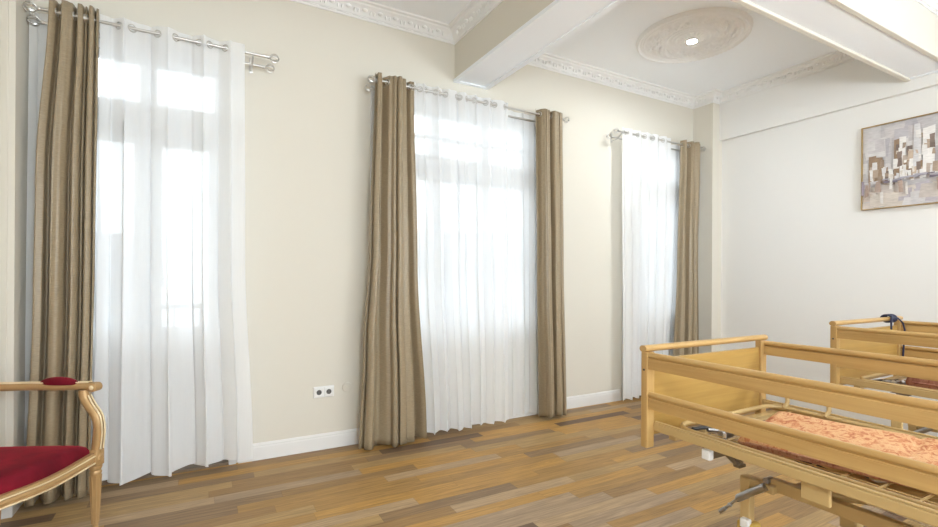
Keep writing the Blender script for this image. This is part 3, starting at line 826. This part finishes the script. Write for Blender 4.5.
for ch in kids(bed2):
    if not ch.get('base'): ch.location.z += .045
GB = 'beech care beds with wooden side rails'
bed1['label'] = 'beech wood care bed with orange marbled mattress, closest to the windows'
bed2['label'] = 'beech wood care bed with blue cable on its headboard, beside the painting wall'
bed1['group'] = bed2['group'] = GB
for ob in bpy.data.objects:
    if 'base' in ob: del ob['base']

# mattress pads lying askew
def mattress(loc, rz, L, Wd, hgt, label, m_top, m_side):
    t = thing('mattress', loc, label, 'mattress', None, rz)
    bm = bmesh.new(); nx, ny = 26, 50
    r_ = random.Random(5)
    def prof(q):   # rounded edge falloff
        e = min(q, 1 - q) * 2
        return 1 - max(0, 1 - e / .14) ** 2.4
    def P(i, j):
        u, v = i / nx, j / ny
        x = u * Wd; y = -v * L
        z = hgt * (.28 + .72 * math.sqrt(max(0, prof(u) * (1 - max(0, 1 - min(v, 1 - v) * 2 / .07) ** 2.4))))
        z += .005 * sin(9 * u + 5 * v) * sin(7 * v + 1)
        z -= .012 * math.exp(-((v - .455) / .012) ** 2)
        return x, y, z
    T_ = [[bm.verts.new(P(i, j)) for i in range(nx + 1)] for j in range(ny + 1)]
    Bt = [[bm.verts.new((P(i, j)[0] * .97 + .015 * Wd, P(i, j)[1] * .98 - .01 * L, 0)) for i in range(nx + 1)] for j in range(ny + 1)]
    for j in range(ny):
        for i in range(nx):
            bm.faces.new((T_[j][i], T_[j][i + 1], T_[j + 1][i + 1], T_[j + 1][i]))
            bm.faces.new((Bt[j][i], Bt[j + 1][i], Bt[j + 1][i + 1], Bt[j][i + 1]))
    side = []
    for j in range(ny):
        side.append(bm.faces.new((T_[j][0], T_[j + 1][0], Bt[j + 1][0], Bt[j][0]))); side.append(bm.faces.new((T_[j][nx], Bt[j][nx], Bt[j + 1][nx], T_[j + 1][nx])))
    for i in range(nx):
        side.append(bm.faces.new((T_[0][i], Bt[0][i], Bt[0][i + 1], T_[0][i + 1]))); side.append(bm.faces.new((T_[ny][i], T_[ny][i + 1], Bt[ny][i + 1], Bt[ny][i])))
    for f in side: f.material_index = 1
    mb_ = MB(); mb_.bm.free(); mb_.bm = bm
    mb_.build('cover', [m_top, m_side], t, 70)
    pth = [(Wd * u_, -L * v_, hgt * .3 + .0) for u_, v_ in [(k / 20, .003) for k in range(1, 20)] + [(.998, k / 30) for k in range(1, 30)] + [(1 - k / 20, .997) for k in range(1, 20)] + [(.002, 1 - k / 30) for k in range(1, 30)]]
    MB().tube(pth, .005, 6, closed=True).build('piping', m_side, t, 60)
    return t
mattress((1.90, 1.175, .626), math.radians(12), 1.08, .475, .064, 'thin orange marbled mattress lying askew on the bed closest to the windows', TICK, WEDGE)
mattress((3.64, 1.235, .6625), math.radians(4), 1.05, .60, .125, 'rose brown marbled mattress on the bed beside the painting wall', TICK2, TICK2)

# coiled cable on the farther headboard
hz = .977 + .045
t = thing('handset_cable', (4.285, 1.542, hz), 'dark blue coiled cable wound over the headboard of the bed by the painting wall', 'cable')
pts = []
for k in range(90):
    a = k / 90 * 2 * PI * 5
    pts.append((-.06 + .10 * k / 90, .030 * cos(a), .004 + .026 * sin(a)))
MB().tube(pts, .0055, 8).build('coil', BLUE, t, 60)
MB().tube([(.04, .03, .004), (.075, -.02, .005), (.10, -.04, -.03), (.115, -.045, -.08), (.12, -.04, -.16), (.13, -.03, -.30)], .0055, 8).build('lead', BLUE, t, 60)
MB().box((-.080, -.042, -.07), (-.068, -.030, .03), .004).build('clip', BLUE, t)

# ------------------------------------------------------------------ armchair
ac = thing('armchair', (-.465, 3.055, 0), 'gilded wood armchair with red velvet seat and arm pads', 'armchair', None, math.radians(-31))
# local: +x forward, y: 0 = left front leg, negative towards the right front leg; origin at left front foot
CW, CD = .57, .47
def leg(x, y, front):
    mb = MB()
    prof = [(.013, 0), (.016, .008), (.013, .02), (.0125, .03), (.024, .29), (.027, .30), (.022, .31), (.028, .325), (.028, .335)]
    mb.lathe(prof, (x, y, 0), 20)
    for k in range(8):
        a = 2 * PI * k / 8
        mb.tube([(x + .013 * cos(a), y + .013 * sin(a), .04), (x + .0235 * cos(a), y + .0235 * sin(a), .285)], .0035, 6)
    mb.box((x - .026, y - .026, .335), (x + .026, y + .026, .415), .005)
    mb.build('leg', GOLD, ac, 45)
    if front:
        ros = MB().lathe([(.0, .030), (.006, .030), (.010, .027), (.014, .030), (.018, .028), (.019, .025)], (0, 0, 0), 16, 'x')
        for k in range(8): ros.blob((.028, .011 * cos(k * PI / 4), .011 * sin(k * PI / 4)), (.003, .004, .004), None, 1)
        ros.build('rosette', GOLD, ac, 45, (x, y, .375))
leg(0, 0, True); leg(0, -CW, True); leg(-CD, -.05, False); leg(-CD, -CW + .05, False)
def outline(f):      # seat plan, f in 0..1 along the bowed front from left to right
    return Vector((.018 * sin(PI * f), -CW * f, 0))
railp = [(-.016, -.030), (.012, -.030), (.018, -.022), (.012, -.018), (.017, -.006), (.012, .004), (.017, .014), (.014, .026), (-.016, .026)]
def rail(fn, n, name='seat_rail'):
    def path(i):
        f = i / n; p = fn(f); q = fn(min(1, f + .01)) - fn(max(0, f - .01)); q.normalize()
        out = Vector((-q.y, q.x, 0)) * (-1 if name == 'x' else 1)
        c = Vector((p.x, p.y, .378 - .012 * sin(PI * f) ** 2))
        return c, out, Vector((0, 0, 1))
    o = MB().sweep(railp, path, n).build(name, GOLD, ac, 30)
    g = MB(); g.tube([fn(k / n) + (lambda q: Vector((-q.y, q.x, 0)) * .016)((fn(min(1, k / n + .01)) - fn(max(0, k / n - .01))).normalized()) + Vector((0, 0, .378 + .012 - .012 * sin(PI * k / n) ** 2)) for k in range(n + 1)], .0042, 6)
    g.tube([fn(k / n) + (lambda q: Vector((-q.y, q.x, 0)) * .016)((fn(min(1, k / n + .01)) - fn(max(0, k / n - .01))).normalized()) + Vector((0, 0, .378 - .024 - .012 * sin(PI * k / n) ** 2)) for k in range(n + 1)], .0042, 6)
    g.build('rail_bead', GILT, o, 60)
def L2(a, b): return lambda f: Vector((a[0] + (b[0] - a[0]) * f, a[1] + (b[1] - a[1]) * f, 0))
rail(outline, 24)
rail(L2((-CD, -.05), (0, 0)) if False else L2((0, 0), (-CD, -.05)) if False else L2((-CD, -.05), (0, 0)), 6)
rail(L2((0, -CW), (-CD, -CW + .05)), 6)
rail(L2((-CD, -CW + .05), (-CD, -.05)), 6)
# velvet seat
bm = bmesh.new(); nu, nv = 26, 26
def SP(u, v):  # u across (left..right), v front..back
    yl = -.05 * v - .012; yr = -CW + .05 * v + .012
    y = yl + (yr - yl) * u
    xf = .018 * sin(PI * u) * (1 - v) - .008
    x = xf * (1) + (-CD + .01) * v
    e = (max(0, 1 - (2 * u - 1) ** 4) * max(0, 1 - (2 * v - 1) ** 6)) ** .22
    return x, y, e
top_ = [[bm.verts.new((SP(i / nu, j / nv)[0], SP(i / nu, j / nv)[1], .400 + .062 * SP(i / nu, j / nv)[2])) for i in range(nu + 1)] for j in range(nv + 1)]
bot_ = [[bm.verts.new((SP(i / nu, j / nv)[0], SP(i / nu, j / nv)[1], .385)) for i in range(nu + 1)] for j in range(nv + 1)]
for j in range(nv):
    for i in range(nu):
        bm.faces.new((top_[j][i], top_[j][i + 1], top_[j + 1][i + 1], top_[j + 1][i])); bm.faces.new((bot_[j][i], bot_[j + 1][i], bot_[j + 1][i + 1], bot_[j][i + 1]))
for j in range(nv):
    bm.faces.new((top_[j][0], top_[j + 1][0], bot_[j + 1][0], bot_[j][0])); bm.faces.new((top_[j][nu], bot_[j][nu], bot_[j + 1][nu], top_[j + 1][nu]))
for i in range(nu):
    bm.faces.new((top_[0][i], bot_[0][i], bot_[0][i + 1], top_[0][i + 1])); bm.faces.new((top_[nv][i], top_[nv][i + 1], bot_[nv][i + 1], bot_[nv][i]))
mb = MB(); mb.bm.free(); mb.bm = bm; mb.build('seat', VELVET, ac, 70)
def flatbar(mb, pts, wx, wy):
    """rounded rectangular section swept along points in the arm's plane"""
    sec = [(wx * cos(a) * (1 if abs(cos(a)) < .9 else .96), wy * sin(a)) for a in [2 * PI * k / 12 for k in range(12)]]
    pts = [Vector(p) for p in pts]; n = len(pts) - 1
    def path(i):
        t_ = (pts[min(i + 1, n)] - pts[max(i - 1, 0)]).normalized()
        side = Vector((0, 1, 0)); u_ = side.cross(t_).normalized()
        return pts[i], u_, side
    return mb.sweep(sec, path, n)
def smooth_path(ps, k=6):
    ps = [Vector(p) for p in ps]; out = []
    for i in range(len(ps) - 1):
        p0, p1, p2, p3 = ps[max(i - 1, 0)], ps[i], ps[i + 1], ps[min(i + 2, len(ps) - 1)]
        for j in range(k):
            t_ = j / k
            out.append(.5 * ((2 * p1) + (p2 - p0) * t_ + (2 * p0 - 5 * p1 + 4 * p2 - p3) * t_ ** 2 + (3 * p1 - p0 - 3 * p2 + p3) * t_ ** 3))
    out.append(ps[-1]); return out
def arm(sy, yb):
    """sy: y of the front leg, yb: y of the back post"""
    o = MB()
    # S-shaped support from the leg block
    flatbar(o, smooth_path([(.004, sy, .40), (.010, sy, .46), (.014, sy, .52), (.004, sy, .58), (-.030, sy, .63), (-.058, sy, .675), (-.066, sy, .715)]), .024, .022)
    # arm from scroll to back post
    s_ = 1 if sy > -.2 else -1
    path = smooth_path([(.000, sy, .738), (-.06, sy, .735), (-.20, sy - s_ * .008, .732), (-.33, sy - s_ * .02, .733), (-.44, yb, .735), (-.505, yb, .738)])
    flatbar(o, path, .020, .023)
    o.lathe([(.0, -.026), (.014, -.026), (.022, -.02), (.022, .02), (.014, .026), (0, .026)], (-.004, sy, .732), 18, 'y')
    a_ = o.build('arm', GOLD, ac, 40)
    g = MB()
    for dy in (-.012, .012):
        g.tube([p + Vector((0, dy, .0205)) for p in path[4:]], .0035, 6)
    sp_ = smooth_path([(.026, sy, .42), (.031, sy, .47), (.034, sy, .525), (.022, sy, .59), (-.012, sy, .64), (-.040, sy, .69)])
    for dy in (-.009, .009): g.tube([p + Vector((.006, dy, 0)) for p in sp_], .004, 6)
    g.lathe([(.0, -.030), (.008, -.030), (.012, -.026), (.012, .026), (.008, .030), (0, .030)], (-.004, sy, .732), 14, 'y')
    g.build('arm_bead', GILT, a_, 60)
    pd = MB(); pd.blob((-.185, sy - s_ * .008, .748), (.100, .026, .034), None, 3)
    for v in pd.bm.verts:
        if v.co.z < .744: v.co.z = .744
    pd.build('arm_pad', VELVET, ac, 70)
arm(0, -.05); arm(-CW, -CW + .05)
# back: two uprights, crest and padded panel, raked
def BK(y, z): return Vector((-CD - .005 - (z - .40) * .16, y, z))
bf = MB()
for y in (-.05, -CW + .05):
    flatbar(bf, [BK(y, .40), BK(y, .55), BK(y, .75), BK(y, .97)], .018, .020)
crest = [BK(-.05 - (CW - .1) * k / 16, .97 + .05 * sin(PI * k / 16)) for k in range(17)]
bf.tube(crest, .021, 10)
bf.tube([BK(-.05, .50), BK(-CW + .05, .50)], .018, 10)
bf.build('back_frame', GOLD, ac, 40)
bp = MB()
bm = bp.bm; nu, nv = 16, 16
F_, K_ = [], []
for j in range(nv + 1):
    F_.append([]); K_.append([])
    for i in range(nu + 1):
        u, v = i / nu, j / nv
        y = -.068 + (-CW + .136) * u; z = .515 + (.445 + .045 * sin(PI * u)) * v
        e = (max(0, 1 - (2 * u - 1) ** 4) * max(0, 1 - (2 * v - 1) ** 4)) ** .5
        c = BK(y, z)
        F_[-1].append(bm.verts.new(c + Vector((.008 + .03 * e, 0, 0)))); K_[-1].append(bm.verts.new(c - Vector((.008, 0, 0))))
for j in range(nv):
    for i in range(nu):
        bm.faces.new((F_[j][i], F_[j][i + 1], F_[j + 1][i + 1], F_[j + 1][i])); bm.faces.new((K_[j][i], K_[j + 1][i], K_[j + 1][i + 1], K_[j][i + 1]))
for j in range(nv):
    bm.faces.new((F_[j][0], F_[j + 1][0], K_[j + 1][0], K_[j][0])); bm.faces.new((F_[j][nu], K_[j][nu], K_[j + 1][nu], F_[j + 1][nu]))
for i in range(nu):
    bm.faces.new((F_[0][i], K_[0][i], K_[0][i + 1], F_[0][i + 1])); bm.faces.new((F_[nv][i], F_[nv][i + 1], K_[nv][i + 1], K_[nv][i]))
bp.build('back_pad', VELVET, ac, 70)

# ------------------------------------------------------------------ world, camera
wd = bpy.data.worlds.new('World'); bpy.context.scene.world = wd; wd.use_nodes = True
nt = wd.node_tree; nt.nodes.clear()
o_ = nt.nodes.new('ShaderNodeOutputWorld'); bg = nt.nodes.new('ShaderNodeBackground')
bg.inputs[0].default_value = (0.86, 0.93, 1.0, 1); bg.inputs[1].default_value = 2.2
nt.links.new(bg.outputs[0], o_.inputs[0])
def portal(c, sx, sy, rz):
    l = bpy.data.lights.new('daylight_portal', 'AREA'); l.shape = 'RECTANGLE'; l.size = sx; l.size_y = sy; l.cycles.is_portal = True
    o = bpy.data.objects.new('daylight_portal', l); C.objects.link(o); o.location = c; o.rotation_euler = (PI / 2, 0, rz)
portal(((FW[0] + FW[1]) / 2, YF - .32, (FW[2] + FW[3]) / 2), FW[1] - FW[0], FW[3] - FW[2], PI)
for a, b, z in ((DOORS[0][0], DOORS[0][1], 0), (WIN[0], WIN[1], .76), (DOORS[1][0], DOORS[1][1], 0)):
    portal(((a + b) / 2, T + .02, (z + top) / 2), b - a, top - z, 0)
cd = bpy.data.cameras.new('camera'); cam = bpy.data.objects.new('camera', cd); C.objects.link(cam)
cd.sensor_width = 36; cd.lens = 36 * 481.5 / 938; cd.shift_y = 13.7 / 938; cd.clip_start = .02
cam.location = (0, 0, 1.3)
cam.rotation_euler = (Matrix.Rotation(math.radians(-29.05), 4, 'Z') @ Matrix.Rotation(PI / 2, 4, 'X') @ Matrix.Rotation(math.radians(.35), 4, 'Z')).to_euler()
sc = bpy.context.scene; sc.camera = cam
sc.view_settings.view_transform = 'Standard'; sc.view_settings.look = 'None'; sc.view_settings.gamma = 1; sc.view_settings.use_curve_mapping = False
sc.view_settings.exposure = 1.1
sc.cycles.max_bounces = 10; sc.cycles.diffuse_bounces = 6; sc.cycles.transparent_max_bounces = 16
sc.cycles.sample_clamp_indirect = 6
